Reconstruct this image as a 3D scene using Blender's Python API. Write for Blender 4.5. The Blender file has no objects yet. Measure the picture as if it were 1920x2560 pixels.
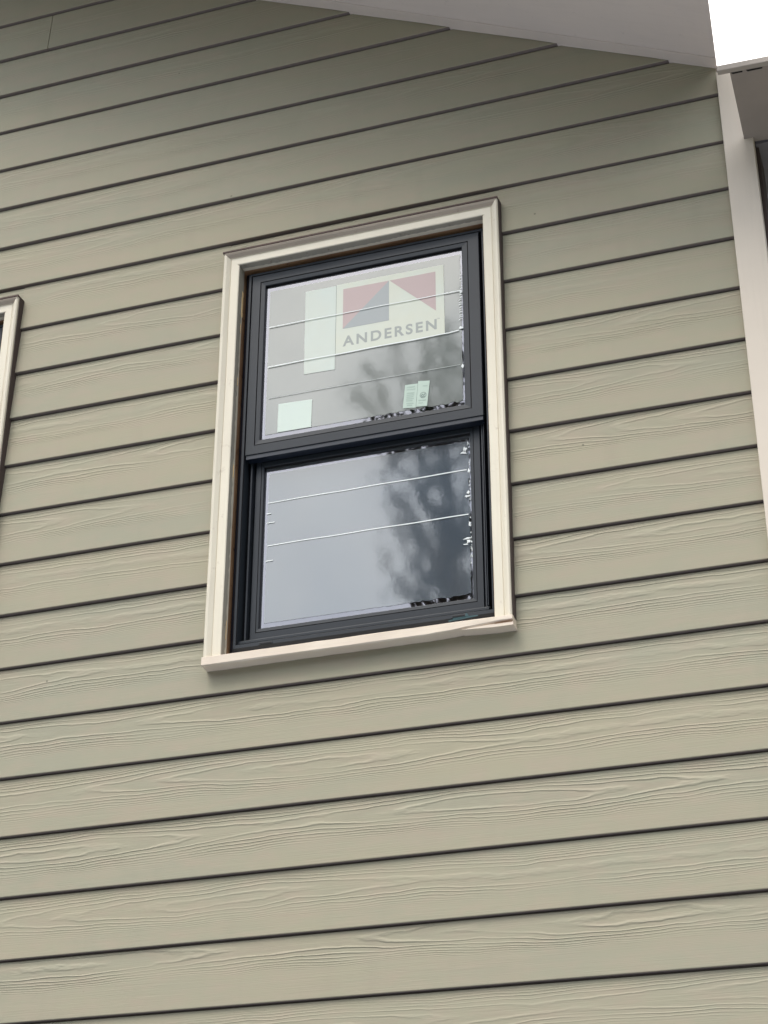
import bpy, math, random
from mathutils import Matrix, Vector
R = math.radians
rnd = random.Random(7)
SC = bpy.context.scene
COL = SC.collection

# ------------------------------------------------------------------ camera
cam = bpy.data.cameras.new('camera'); camo = bpy.data.objects.new('camera', cam); COL.objects.link(camo)
rx = Vector((0.9483914125385272, 0.3170983110508258, 0.001545882237108028))
ux = Vector((0.15024528057380132, -0.4536425274865788, 0.878427465941775))
wx = Vector((-0.27924914375603194, 0.8328608037267106, 0.47787320214385387))
M = Matrix.Identity(4)
for i in range(3):
    M[i][0] = rx[i]; M[i][1] = ux[i]; M[i][2] = -wx[i]
M[0][3], M[1][3], M[2][3] = 2.0246255, -4.4278042, -1.1471471
camo.matrix_world = M
cam.sensor_fit = 'AUTO'; cam.sensor_width = 36.0; cam.lens = 64.23
cam.clip_start = 0.05; cam.clip_end = 2000
SC.camera = camo

# ------------------------------------------------------------------ sky, sun, exposure
SUN_EL, SUN_AZ = R(58), R(205)           # azimuth measured from +Y clockwise (sun in front of the wall, a little left)
W = bpy.data.worlds.new('World'); SC.world = W; W.use_nodes = True
nt = W.node_tree; nt.nodes.clear()
out = nt.nodes.new('ShaderNodeOutputWorld'); bg = nt.nodes.new('ShaderNodeBackground')
sky = nt.nodes.new('ShaderNodeTexSky'); sky.sky_type = 'NISHITA'; sky.sun_disc = False
sky.sun_elevation = SUN_EL; sky.sun_rotation = SUN_AZ
sky.air_density = 1.0; sky.dust_density = 6.0; sky.ozone_density = 1.5
hs = nt.nodes.new('ShaderNodeHueSaturation'); hs.inputs['Saturation'].default_value = 0.28
bg.inputs['Strength'].default_value = 0.15
nt.links.new(sky.outputs[0], hs.inputs['Color'])
# overcast: even cloud cover laid over the clear-sky radiance
tc = nt.nodes.new('ShaderNodeTexCoord')
cl = nt.nodes.new('ShaderNodeTexNoise'); cl.inputs['Scale'].default_value = 4.5; cl.inputs['Detail'].default_value = 5
nt.links.new(tc.outputs['Generated'], cl.inputs['Vector'])
cr = nt.nodes.new('ShaderNodeValToRGB')
cr.color_ramp.elements[0].position = 0.3; cr.color_ramp.elements[0].color = (6.0, 6.7, 8.1, 1)
cr.color_ramp.elements[1].position = 0.7; cr.color_ramp.elements[1].color = (14.0, 14.0, 13.9, 1)
nt.links.new(cl.outputs['Fac'], cr.inputs[0])
mx = nt.nodes.new('ShaderNodeMixRGB'); mx.inputs[0].default_value = 0.78
nt.links.new(hs.outputs[0], mx.inputs[1]); nt.links.new(cr.outputs[0], mx.inputs[2])
spw = nt.nodes.new('ShaderNodeSeparateXYZ'); nt.links.new(tc.outputs['Generated'], spw.inputs[0])
grd = nt.nodes.new('ShaderNodeMapRange'); grd.inputs[1].default_value = 0.0; grd.inputs[2].default_value = 1.0
grd.inputs[3].default_value = 0.40; grd.inputs[4].default_value = 1.35      # overcast sky: zenith brighter than horizon
nt.links.new(spw.outputs[2], grd.inputs[0])
mg = nt.nodes.new('ShaderNodeMixRGB'); mg.blend_type = 'MULTIPLY'; mg.inputs[0].default_value = 1.0
tn = nt.nodes.new('ShaderNodeValToRGB'); nt.links.new(spw.outputs[2], tn.inputs[0])
tn.color_ramp.elements[0].position = 0.0; tn.color_ramp.elements[0].color = (0.80, 0.95, 1.17, 1)      # cool haze low down
tn.color_ramp.elements[1].position = 0.6; tn.color_ramp.elements[1].color = (1.03, 1.0, 0.95, 1)
mt2 = nt.nodes.new('ShaderNodeMixRGB'); mt2.blend_type = 'MULTIPLY'; mt2.inputs[0].default_value = 1.0
nt.links.new(mx.outputs[0], mt2.inputs[1]); nt.links.new(tn.outputs[0], mt2.inputs[2])
nt.links.new(mt2.outputs[0], mg.inputs[1]); nt.links.new(grd.outputs[0], mg.inputs[2])
nt.links.new(mg.outputs[0], bg.inputs['Color']); nt.links.new(bg.outputs[0], out.inputs[0])
sun = bpy.data.lights.new('sun', 'SUN'); suno = bpy.data.objects.new('sun', sun); COL.objects.link(suno)
sun.energy = 0.9; sun.angle = R(25); sun.color = (1.0, 0.95, 0.87)
sd = Vector((math.sin(SUN_AZ) * math.cos(SUN_EL), math.cos(SUN_AZ) * math.cos(SUN_EL), math.sin(SUN_EL)))
suno.rotation_euler = sd.to_track_quat('Z', 'Y').to_euler()
SC.view_settings.view_transform = 'Standard'; SC.view_settings.look = 'None'
SC.view_settings.exposure = 0.66; SC.view_settings.gamma = 1; SC.view_settings.use_curve_mapping = False

# ------------------------------------------------------------------ helpers
class NB:
    """small node-building helper for one material"""
    def __init__(s, name):
        s.m = bpy.data.materials.new(name); s.m.use_nodes = True; s.t = s.m.node_tree; s.t.nodes.clear()
        s.out = s.t.nodes.new('ShaderNodeOutputMaterial')
    def n(s, typ, **kw):
        x = s.t.nodes.new(typ)
        for k, v in kw.items():
            if hasattr(x, k): setattr(x, k, v)
        return x
    def set(s, sock, v):
        if isinstance(v, bpy.types.NodeSocket): s.t.links.new(v, sock)
        else: sock.default_value = v
    def math(s, op, a, b=0.0, c=None, clamp=False):
        x = s.t.nodes.new('ShaderNodeMath'); x.operation = op; x.use_clamp = clamp
        s.set(x.inputs[0], a); s.set(x.inputs[1], b)
        if c is not None: s.set(x.inputs[2], c)
        return x.outputs[0]
    def vec(s, x, y, z):
        c = s.t.nodes.new('ShaderNodeCombineXYZ')
        for i, v in enumerate((x, y, z)): s.set(c.inputs[i], v)
        return c.outputs[0]
    def noise(s, v, scale=1.0, detail=2.0, rough=0.5, dist=0.0):
        x = s.t.nodes.new('ShaderNodeTexNoise')
        s.t.links.new(v, x.inputs['Vector']); x.inputs['Scale'].default_value = scale
        x.inputs['Detail'].default_value = detail; x.inputs['Roughness'].default_value = rough
        x.inputs['Distortion'].default_value = dist
        return x.outputs['Fac']
    def mix(s, f, a, b, mode='MIX'):
        x = s.t.nodes.new('ShaderNodeMixRGB'); x.blend_type = mode
        s.set(x.inputs[0], f); s.set(x.inputs[1], a); s.set(x.inputs[2], b)
        return x.outputs[0]
    def ramp(s, f, p0, c0, p1, c1):
        x = s.t.nodes.new('ShaderNodeMapRange'); x.clamp = True
        s.set(x.inputs[0], f); x.inputs[1].default_value = p0; x.inputs[2].default_value = p1
        x.inputs[3].default_value = c0; x.inputs[4].default_value = c1
        return x.outputs[0]
    def bsdf(s, col, rough=0.6, spec=0.3, normal=None, metallic=0.0):
        b = s.t.nodes.new('ShaderNodeBsdfPrincipled')
        s.set(b.inputs['Base Color'], col); s.set(b.inputs['Roughness'], rough)
        b.inputs['Specular IOR Level'].default_value = spec; b.inputs['Metallic'].default_value = metallic
        if normal is not None: s.t.links.new(normal, b.inputs['Normal'])
        return b.outputs[0]
    def bump(s, h, dist, strength=1.0):
        b = s.t.nodes.new('ShaderNodeBump'); b.inputs['Distance'].default_value = dist
        b.inputs['Strength'].default_value = strength
        s.t.links.new(h, b.inputs['Height'])
        return b.outputs[0]
    def done(s, sh):
        s.t.links.new(sh, s.out.inputs[0]); return s.m

def rgb(r, g, b): return (r, g, b, 1.0)

def mat_siding():
    b = NB('painted_siding')
    tc = b.n('ShaderNodeTexCoord'); sp = b.n('ShaderNodeSeparateXYZ'); b.t.links.new(tc.outputs['Object'], sp.inputs[0])
    oi = b.n('ShaderNodeObjectInfo'); r = oi.outputs['Random']
    x0, z = sp.outputs[0], sp.outputs[2]
    x = b.math('ADD', x0, b.math('MULTIPLY', r, 83.0))
    r2 = b.math('FRACT', b.math('MULTIPLY', r, 57.31))
    # heart line of the plain-sawn figure, in the upper half of the board, wandering slowly
    wander = b.noise(b.vec(b.math('MULTIPLY', x, 0.9), 3.0, 0.0), 1.0, 1.0)
    zc = b.math('ADD', b.math('MULTIPLY', wander, 0.050), b.math('MULTIPLY_ADD', r2, 0.035, 0.082))
    jag = b.noise(b.vec(b.math('MULTIPLY', x, 13.0), 0.0, b.math('MULTIPLY', z, 45.0)), 1.0, 2.0, 0.55)
    soft = b.noise(b.vec(b.math('MULTIPLY', x, 4.5), 5.0, b.math('MULTIPLY', z, 14.0)), 1.0, 1.0)
    u = b.math('SUBTRACT', z, zc)
    u = b.math('ADD', u, b.math('MULTIPLY', b.math('SUBTRACT', soft, 0.5), 0.022))
    u2 = b.math('MULTIPLY', b.math('MULTIPLY', u, u), 1500.0)
    along = b.math('MULTIPLY', b.noise(b.vec(b.math('MULTIPLY', x, 0.85), 11.0, 0.0), 1.0, 0.0), 10.0)
    f = b.math('ADD', b.math('ADD', u2, along), b.math('MULTIPLY', jag, 0.60))
    s = b.math('MULTIPLY_ADD', b.math('SINE', b.math('MULTIPLY', f, 6.2832)), 0.5, 0.5)
    line = b.math('POWER', s, 5.0)
    # lines fade far from the heart, and in patches
    far = b.ramp(b.math('ABSOLUTE', u), 0.040, 1.0, 0.068, 0.03)
    patch = b.ramp(b.noise(b.vec(b.math('MULTIPLY', x, 2.2), 7.0, b.math('MULTIPLY', z, 24.0)), 1.0, 1.0), 0.34, 0.15, 0.56, 1.0)
    rb = b.ramp(r2, 0.0, 0.45, 0.55, 1.0)
    line = b.math('MULTIPLY', b.math('MULTIPLY', line, far), b.math('MULTIPLY', patch, rb))
    fine = b.noise(b.vec(b.math('MULTIPLY', x, 7.0), 0.0, b.math('MULTIPLY', z, 330.0)), 1.0, 2.0, 0.6)
    fineamt = b.ramp(b.noise(b.vec(b.math('MULTIPLY', x, 1.3), 9.0, b.math('MULTIPLY', z, 15.0)), 1.0, 1.0), 0.35, 0.12, 0.65, 0.34)
    grit = b.noise(tc.outputs['Object'], 600.0, 1.0)
    h = b.math('ADD', line, b.math('MULTIPLY', fine, fineamt))
    h = b.math('ADD', h, b.math('MULTIPLY', grit, 0.04))
    so = b.n('ShaderNodeSeparateXYZ'); b.t.links.new(oi.outputs['Location'], so.inputs[0])
    h = b.math('MULTIPLY', h, b.ramp(so.outputs[2], 0.4, 1.0, 2.5, 0.38))      # grain relief weakened with board height, to imitate camera smear
    nrm = b.bump(h, 0.0020, 1.0)
    # colour: weathered sage beige, cloudy greener and pinker patches, faint streaks, dust in the grain
    gp = tc.outputs['Object']
    big = b.noise(b.vec(b.math('MULTIPLY', x, 1.6), r, b.math('MULTIPLY', z, 6.0)), 1.0, 3.0, 0.6)
    med = b.noise(b.vec(b.math('MULTIPLY', x, 9.0), r2, b.math('MULTIPLY', z, 26.0)), 1.0, 3.0, 0.6)
    c = b.mix(b.ramp(big, 0.34, 0.0, 0.68, 1.0), rgb(0.362, 0.333, 0.240), rgb(0.334, 0.321, 0.240))
    c = b.mix(b.ramp(med, 0.42, 0.0, 0.75, 0.8), c, rgb(0.385, 0.325, 0.248))
    c = b.mix(b.ramp(r, 0.0, 0.0, 1.0, 0.16), c, rgb(0.27, 0.265, 0.22))
    c = b.mix(b.math('MULTIPLY', line, 0.22), c, rgb(0.40, 0.375, 0.29))
    dl = b.math('POWER', b.math('SUBTRACT', 1.0, s), 6.0)
    dl = b.math('MULTIPLY', b.math('MULTIPLY', dl, far), b.math('MULTIPLY', patch, rb))
    c = b.mix(b.math('MULTIPLY', dl, 0.12), c, rgb(0.19, 0.175, 0.14))
    streak = b.noise(b.vec(b.math('MULTIPLY', x, 14.0), r, b.math('MULTIPLY', z, 1.5)), 1.0, 2.0)
    c = b.mix(b.ramp(streak, 0.55, 0.0, 0.85, 0.10), c, rgb(0.20, 0.20, 0.16))
    # rare small specks and scuffs
    vo = b.n('ShaderNodeTexVoronoi'); vo.inputs['Scale'].default_value = 5.2
    b.t.links.new(b.vec(x, r, z), vo.inputs['Vector'])
    spk = b.ramp(vo.outputs['Distance'], 0.012, 0.75, 0.022, 0.0)
    c = b.mix(spk, c, rgb(0.13, 0.12, 0.09))
    return b.done(b.bsdf(c, 0.62, 0.25, nrm))

def mat_paint(name, c0, c1, rough=0.5, grain=0.4, spec=0.3, dirt=None, zscale=(30, 30, 3), dist=0.0012, dirtlo=0.6, dirtamt=0.6):
    b = NB(name)
    tc = b.n('ShaderNodeTexCoord'); sp = b.n('ShaderNodeSeparateXYZ'); b.t.links.new(tc.outputs['Object'], sp.inputs[0])
    v = b.vec(b.math('MULTIPLY', sp.outputs[0], zscale[0]), b.math('MULTIPLY', sp.outputs[1], zscale[1]), b.math('MULTIPLY', sp.outputs[2], zscale[2]))
    n1 = b.noise(v, 1.0, 4.0, 0.6); n2 = b.noise(tc.outputs['Object'], 5.0, 3.0)
    c = b.mix(b.ramp(n2, 0.3, 0.0, 0.7, 1.0), c0, c1)
    c = b.mix(b.ramp(n1, 0.5, 0.0, 0.8, 0.25), c, tuple(0.8 * k for k in c0[:3]) + (1,))
    if dirt:
        n3 = b.noise(tc.outputs['Object'], 28.0, 5.0, 0.7)
        c = b.mix(b.ramp(n3, dirtlo, 0.0, dirtlo + 0.14, dirtamt), c, dirt)
    nrm = b.bump(b.math('ADD', n1, b.math('MULTIPLY', b.noise(tc.outputs['Object'], 160.0, 2.0), 0.25)), dist, grain)
    return b.done(b.bsdf(c, rough, spec, nrm))

def mat_glass():
    b = NB('window_glass')
    g = b.n('ShaderNodeBsdfGlossy'); g.inputs['Roughness'].default_value = 0.015; g.inputs['Color'].default_value = rgb(0.90, 0.90, 0.97)
    t = b.n('ShaderNodeBsdfTransparent'); t.inputs['Color'].default_value = rgb(0.72, 0.77, 0.76)
    lw = b.n('ShaderNodeLayerWeight'); lw.inputs['Blend'].default_value = 0.25
    f = b.math('MULTIPLY_ADD', lw.outputs['Fresnel'], 0.8, 0.24, clamp=True)
    m = b.n('ShaderNodeMixShader'); b.t.links.new(f, m.inputs[0]); b.t.links.new(t.outputs[0], m.inputs[1]); b.t.links.new(g.outputs[0], m.inputs[2])
    return b.done(m.outputs[0])

def mat_film(name, d0, d1, gl):
    # hazy protective film: scatters, and mirrors the sky and tree softly
    b = NB(name)
    tc = b.n('ShaderNodeTexCoord'); sp = b.n('ShaderNodeSeparateXYZ'); b.t.links.new(tc.outputs['Object'], sp.inputs[0])
    x, z = sp.outputs[0], sp.outputs[2]
    wav = b.noise(b.vec(b.math('MULTIPLY', x, 5.0), 0.0, b.math('MULTIPLY', z, 3.5)), 1.0, 1.0, 0.5)
    fine = b.noise(b.vec(b.math('MULTIPLY', x, 60.0), 0.0, b.math('MULTIPLY', z, 60.0)), 1.0, 2.0)
    nrm = b.bump(b.math('ADD', wav, b.math('MULTIPLY', fine, 0.06)), 0.008, 0.07)
    g = b.n('ShaderNodeBsdfGlossy'); b.t.links.new(nrm, g.inputs['Normal']); g.inputs['Roughness'].default_value = 0.045
    g.inputs['Color'].default_value = rgb(0.97, 0.97, 0.94)
    cloud = b.noise(b.vec(b.math('MULTIPLY', x, 5.0), 0.0, b.math('MULTIPLY', z, 3.0)), 1.0, 3.0)
    dc = b.mix(b.ramp(cloud, 0.35, 0.0, 0.65, 1.0), d0, d1)
    d = b.n('ShaderNodeBsdfDiffuse'); b.t.links.new(dc, d.inputs['Color'])
    m = b.n('ShaderNodeMixShader'); m.inputs[0].default_value = gl
    b.t.links.new(d.outputs[0], m.inputs[1]); b.t.links.new(g.outputs[0], m.inputs[2])
    t = b.n('ShaderNodeBsdfTransparent')
    m2 = b.n('ShaderNodeMixShader'); m2.inputs[0].default_value = 0.90
    b.t.links.new(t.outputs[0], m2.inputs[1]); b.t.links.new(m.outputs[0], m2.inputs[2])
    return b.done(m2.outputs[0])

def mat_print(name, col, rough=0.35, mot=0.0):
    b = NB(name)
    tc = b.n('ShaderNodeTexCoord')
    n = b.noise(tc.outputs['Object'], 30.0, 3.0)
    c = b.mix(b.math('MULTIPLY', n, 0.25), col, tuple(0.85 * k for k in col[:3]) + (1,))
    if mot:
        n2 = b.noise(tc.outputs['Object'], 8.0, 2.0)
        c = b.mix(b.ramp(n2, 0.4, 0.0, 0.7, mot), c, rgb(0.58, 0.68, 0.66))
    return b.done(b.bsdf(c, rough, 0.5))

def mat_plain(name, col, rough=0.6, spec=0.3, metallic=0.0):
    b = NB(name)
    tc = b.n('ShaderNodeTexCoord'); n = b.noise(tc.outputs['Object'], 12.0, 4.0, 0.6)
    c = b.mix(b.math('MULTIPLY', n, 0.5), col, tuple(0.72 * k for k in col[:3]) + (1,))
    return b.done(b.bsdf(c, rough, spec, None, metallic))

MS = mat_siding()
M_CAS = mat_paint('cream_trim_paint', rgb(0.76, 0.705, 0.58), rgb(0.71, 0.65, 0.54), 0.45, 0.55, 0.35, rgb(0.42, 0.34, 0.26), (130, 130, 3), 0.0012, 0.62, 0.5)
M_CASH = mat_paint('cream_head_paint', rgb(0.76, 0.705, 0.58), rgb(0.71, 0.65, 0.54), 0.45, 0.55, 0.35, rgb(0.42, 0.34, 0.26), (3, 130, 130), 0.0010, 0.64, 0.4)
M_SHADE_DIRT = mat_paint('shaded_dirty_head_paint', rgb(0.47, 0.395, 0.325), rgb(0.40, 0.335, 0.28), 0.55, 0.7, 0.3, rgb(0.20, 0.14, 0.11), (3, 130, 130), 0.0012, 0.6, 0.3)  # head bead: shade of the down-facing moulding plus dirt, put into the paint colour
M_SILL = mat_paint('cream_sill_paint', rgb(0.76, 0.67, 0.56), rgb(0.70, 0.59, 0.49), 0.45, 0.6, 0.35, rgb(0.30, 0.23, 0.18), (4, 130, 130), 0.0012, 0.68, 0.6)
M_CORN = mat_paint('beige_corner_paint', rgb(0.69, 0.61, 0.52), rgb(0.65, 0.575, 0.49), 0.5, 0.3, 0.3, None, (60, 60, 3))
M_SOFF = mat_paint('soffit_paint', rgb(0.76, 0.67, 0.62), rgb(0.72, 0.64, 0.60), 0.65, 0.4, 0.2, rgb(0.38, 0.33, 0.30), (4, 40, 4), 0.001, 0.62, 0.35)
M_TAN = mat_paint('bed_mould_paint', rgb(0.72, 0.63, 0.575), rgb(0.68, 0.60, 0.55), 0.6, 0.4, 0.2, None, (4, 40, 4))
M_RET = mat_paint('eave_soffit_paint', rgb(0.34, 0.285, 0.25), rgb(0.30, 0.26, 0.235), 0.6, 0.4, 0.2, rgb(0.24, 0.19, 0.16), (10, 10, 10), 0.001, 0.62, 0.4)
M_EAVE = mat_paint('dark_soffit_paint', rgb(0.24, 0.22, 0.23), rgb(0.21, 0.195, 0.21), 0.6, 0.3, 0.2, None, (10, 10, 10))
M_FASC = mat_paint('fascia_paint', rgb(0.42, 0.37, 0.33), rgb(0.37, 0.32, 0.28), 0.55, 0.5, 0.25, rgb(0.2, 0.16, 0.13), (4, 60, 60), 0.001, 0.62, 0.5)
M_GREYP = mat_paint('old_grey_paint', rgb(0.40, 0.37, 0.31), rgb(0.34, 0.315, 0.27), 0.6, 0.6, 0.25, rgb(0.10, 0.07, 0.05), (60, 60, 3), 0.0012, 0.6, 0.8)
M_WOOD = mat_paint('bare_wood', rgb(0.42, 0.25, 0.14), rgb(0.27, 0.15, 0.085), 0.75, 0.8, 0.15, rgb(0.055, 0.032, 0.022), (160, 60, 5), 0.002, 0.58, 0.8)
M_RAW = mat_paint('fresh_split_wood', rgb(0.82, 0.62, 0.34), rgb(0.76, 0.54, 0.29), 0.75, 0.8, 0.15, None, (160, 60, 5), 0.002)
M_RUST = mat_paint('drip_cap_brown', rgb(0.105, 0.065, 0.055), rgb(0.075, 0.05, 0.045), 0.6, 0.5, 0.3, rgb(0.05, 0.03, 0.025), (4, 60, 60))
M_DARK = mat_paint('charcoal_frame', rgb(0.026, 0.032, 0.041), rgb(0.022, 0.027, 0.035), 0.42, 0.06, 0.32, None, (6, 6, 6), 0.0003)
M_NAVY = mat_paint('shaded_frame_navy', rgb(0.012, 0.018, 0.032), rgb(0.010, 0.015, 0.027), 0.35, 0.06, 0.5, None, (6, 6, 6), 0.0003)  # recessed frame faces and tracks: shade painted in as a darker navy
M_SEAL = mat_plain('black_gasket', rgb(0.006, 0.006, 0.008), 0.5)
M_SPAC = mat_plain('grey_spacer', rgb(0.55, 0.52, 0.60), 0.4, 0.5)
M_WHITE = mat_plain('white_seam', rgb(0.88, 0.92, 0.92), 0.35, 0.5)
M_GLASS = mat_glass(); M_FILM = mat_film('hazy_film', rgb(0.155, 0.175, 0.163), rgb(0.185, 0.20, 0.187), 0.185); M_FILM2 = mat_film('clear_film', rgb(0.072, 0.096, 0.124), rgb(0.092, 0.108, 0.128), 0.225)
M_UNDER = mat_plain('shaded_board_edge', rgb(0.22, 0.182, 0.168), 0.85)  # board undersides and joint recess: shadow line painted in as dark brown
M_CORE = mat_plain('wall_sheathing', rgb(0.02, 0.018, 0.018), 0.9)
M_ROOM = mat_plain('room_plaster', rgb(0.38, 0.37, 0.35), 0.9)
M_ROOF = mat_plain('asphalt_shingle', rgb(0.07, 0.065, 0.06), 0.9)
M_BARK = mat_paint('tree_bark', rgb(0.075, 0.06, 0.05), rgb(0.05, 0.042, 0.036), 0.9, 0.8, 0.1, None, (20, 20, 3), 0.01)
M_TEAL = mat_plain('teal_tape', rgb(0.045, 0.095, 0.11), 0.5)
M_CAULK_SHADE = mat_plain('dark_caulk_shade', rgb(0.075, 0.055, 0.05), 0.8)  # caulk beside the casing; also colours the added shade strip at the corner

def link(name, verts, faces, mats, parent=None, loc=(0, 0, 0), mi=None, smooth=False):
    me = bpy.data.meshes.new(name)
    me.from_pydata([tuple(v) for v in verts], [], faces)
    for m in (mats if isinstance(mats, (list, tuple)) else [mats]): me.materials.append(m)
    if mi:
        for p, k in zip(me.polygons, mi): p.material_index = k
    if smooth:
        for p in me.polygons: p.use_smooth = True
    me.validate(); me.update()
    o = bpy.data.objects.new(name, me); COL.objects.link(o); o.location = loc
    if parent: o.parent = parent
    return o

def fix_normals(o):
    import bmesh
    bm = bmesh.new(); bm.from_mesh(o.data); bmesh.ops.recalc_face_normals(bm, faces=bm.faces)
    bm.to_mesh(o.data); bm.free(); return o

def bevel(o, w=0.002, seg=2):
    m = o.modifiers.new('bevel', 'BEVEL'); m.width = w; m.segments = seg; m.limit_method = 'ANGLE'; m.angle_limit = R(40)
    return o

def box(name, x0, x1, y0, y1, z0, z1, mat, parent=None, bev=0.0):
    cx, cy, cz = (x0 + x1) / 2, (y0 + y1) / 2, (z0 + z1) / 2
    v = [(a - cx, b - cy, c - cz) for a in (x0, x1) for b in (y0, y1) for c in (z0, z1)]
    f = [(0, 1, 3, 2), (4, 6, 7, 5), (0, 4, 5, 1), (2, 3, 7, 6), (0, 2, 6, 4), (1, 5, 7, 3)]
    o = link(name, v, f, mat, parent, (cx, cy, cz))
    if bev: bevel(o, bev)
    return o

def prism(name, pts, d, mat, parent=None, loc=(0, 0, 0)):
    """pts: closed 3-D polygon, extruded by vector d"""
    n = len(pts); v = [Vector(p) for p in pts] + [Vector(p) + Vector(d) for p in pts]
    f = [tuple(range(n)), tuple(range(2 * n - 1, n - 1, -1))] + [(i, (i + 1) % n, n + (i + 1) % n, n + i) for i in range(n)]
    return fix_normals(link(name, v, f, mat, parent, loc))

def ring(name, x0, x1, z0, z1, prof, mat, parent, sc=(1, 1, 1, 1), mi=None):
    """mitred rectangular frame: prof = closed list of (inset, y)"""
    v = []; n = len(prof)
    for t, y in prof:
        L, Rr, B, T = [t * k for k in sc]
        v += [(x0 + L, y, z0 + B), (x1 - Rr, y, z0 + B), (x1 - Rr, y, z1 - T), (x0 + L, y, z1 - T)]
    f = []; k = []
    for i in range(n):
        j = (i + 1) % n
        for c in range(4):
            d = (c + 1) % 4
            f.append((i * 4 + c, i * 4 + d, j * 4 + d, j * 4 + c)); k.append(mi[i] if mi else 0)
    return fix_normals(link(name, v, f, mat, parent, mi=k))

def thing(name, label, cat, loc=(0, 0, 0), group=None):
    o = bpy.data.objects.new(name, None); COL.objects.link(o); o.location = loc
    o['label'] = label; o['category'] = cat
    if group: o['group'] = group
    return o

def sub(name, parent):
    o = bpy.data.objects.new(name, None); COL.objects.link(o); o.parent = parent; return o

# ------------------------------------------------------------------ ground
GZ = -2.75
def mat_ground():
    b = NB('lawn'); tc = b.n('ShaderNodeTexCoord')
    n = b.noise(tc.outputs['Object'], 0.6, 6.0, 0.65); n2 = b.noise(tc.outputs['Object'], 14.0, 4.0)
    c = b.mix(b.ramp(n, 0.35, 0, 0.65, 1), rgb(0.075, 0.085, 0.04), rgb(0.12, 0.105, 0.07))
    c = b.mix(b.ramp(n2, 0.5, 0, 0.8, 0.5), c, rgb(0.05, 0.05, 0.025))
    return b.done(b.bsdf(c, 0.9, 0.1, b.bump(n2, 0.03, 0.6)))
g = link('ground', [(-600, -600, GZ), (600, -600, GZ), (600, 600, GZ), (-600, 600, GZ)], [(0, 1, 2, 3)], mat_ground()); g['kind'] = 'structure'
pv = box('bounce_patio', -9.5, 7.2, -8.6, -0.02, GZ - 0.1, GZ + 0.05, mat_plain('bounce_patio_concrete', rgb(0.26, 0.285, 0.33), 0.85), None, 0.01); pv['kind'] = 'structure'  # unseen slab, sized and coloured to bounce light onto soffit and wall

# ------------------------------------------------------------------ house
S = 0.178
house = thing('house', 'sage beige clapboard house with gable rake, cream trimmed black windows and tan corner board', 'house', (0, 0, GZ))
HP = sub('tmp', None); bpy.data.objects.remove(HP)
def hp(o):                       # parent to the house keeping world coordinates
    o.parent = house; o.matrix_parent_inverse = Matrix.Translation((0, 0, -GZ)); return o

SL = 0.492
def rakez(x): return 2.783 - SL * (x - 1.624) if x > -2.4 else 4.763 + SL * (x + 2.4)
XR = 1.6235; XLEFT = -6.42
def xr_at(z): return min(XR, 1.624 - (z - 2.783 - 0.03) / SL)
def xl_at(z): return max(XLEFT, -2.4 - (4.763 + 0.03 - z) / SL)

WINS = [(0.0, 0), (-1.6675, 1)]
dz = {0:(-0.0055,0.0),1:(-0.0037,0.0),2:(-0.0011,0.0),3:(0.0006,0.0),4:(0.0004,0.0),5:(0.0016,0.0024),6:(0.0047,0.0025),7:(0.0006,0.0001),8:(-0.0018,0.0011),9:(-0.0014,-0.0021),10:(0.0001,-0.0033),11:(0.0007,-0.0036),12:(0.0009,-0.0041),13:(0.0009,-0.0018),14:(0.0008,-0.0001),15:(-0.0007,0.0004),16:(0.0009,0.0007),17:(0.0008,0.0001),18:(0.0002,0.0021),19:(-0.0007,0.0025),20:(-0.0020,0.0011),21:(-0.0000,-0.0009)}

LEAN, GR, BK = 0.0110, 0.0060, 0.027      # lean of the face, height of the recessed joint, back plane
def yface(z): return LEAN * z / S
def board(xa, xb, zb, m=0.0, clip=True, top=None, z0=0.0, up=None):
    """one lap board: leaning face, and a recessed tongue that leaves a dark joint under the board above"""
    zf = top if top else S - GR                 # top of the visible face
    zr = zf if top else S + 0.004               # top of the tongue
    zs = [z0 + 0.0018] + [z0 + (zf - z0) * q for q in ((0.5, 1.0) if zb + zf < 2.76 else (0.25, 0.5, 0.75, 1.0))]
    if clip and 0.003 < 2.8132 - zb < zf: zs = sorted(zs + [2.8132 - zb])
    pr = [(0.0012, z0)] + [(yface(z), z) for z in zs]; mt = [0] * len(zs)
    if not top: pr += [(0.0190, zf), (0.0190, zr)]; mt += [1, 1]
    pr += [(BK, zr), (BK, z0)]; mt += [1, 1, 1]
    n = len(pr); v = []
    xs = [xa + (xb - xa) * i / 6.0 for i in range(7)]
    for X in xs:
        w = 0.0007 * math.sin(X * 2.1 + zb * 9.0) + 0.0004 * math.sin(X * 5.3 + zb * 4.0)
        ww = 0.0005 * math.sin(X * 3.7 + zb * 7.0)
        for y, zz in pr:
            xx = X
            if clip:
                if abs(X - xb) < 1e-9: xx = min(X, xr_at(zb + zz))
                if abs(X - xa) < 1e-9: xx = max(X, xl_at(zb + zz))
            base = m * (X - xa); a = min(1.0, max(0.0, (zz - z0) / (zf - z0)))
            topo = up(X) if up else base
            v.append((xx - xa, y + w, zz + ww + base * (1 - a) + topo * a))
    f = []; mi = []
    for c in range(6):
        for i in range(n):
            j = (i + 1) % n
            f.append((c * n + i, c * n + j, (c + 1) * n + j, (c + 1) * n + i)); mi.append(mt[i])
    f += [tuple(range(n - 1, -1, -1)), tuple(6 * n + i for i in range(n))]
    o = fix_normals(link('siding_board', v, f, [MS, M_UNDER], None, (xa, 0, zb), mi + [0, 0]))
    return hp(o)

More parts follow.
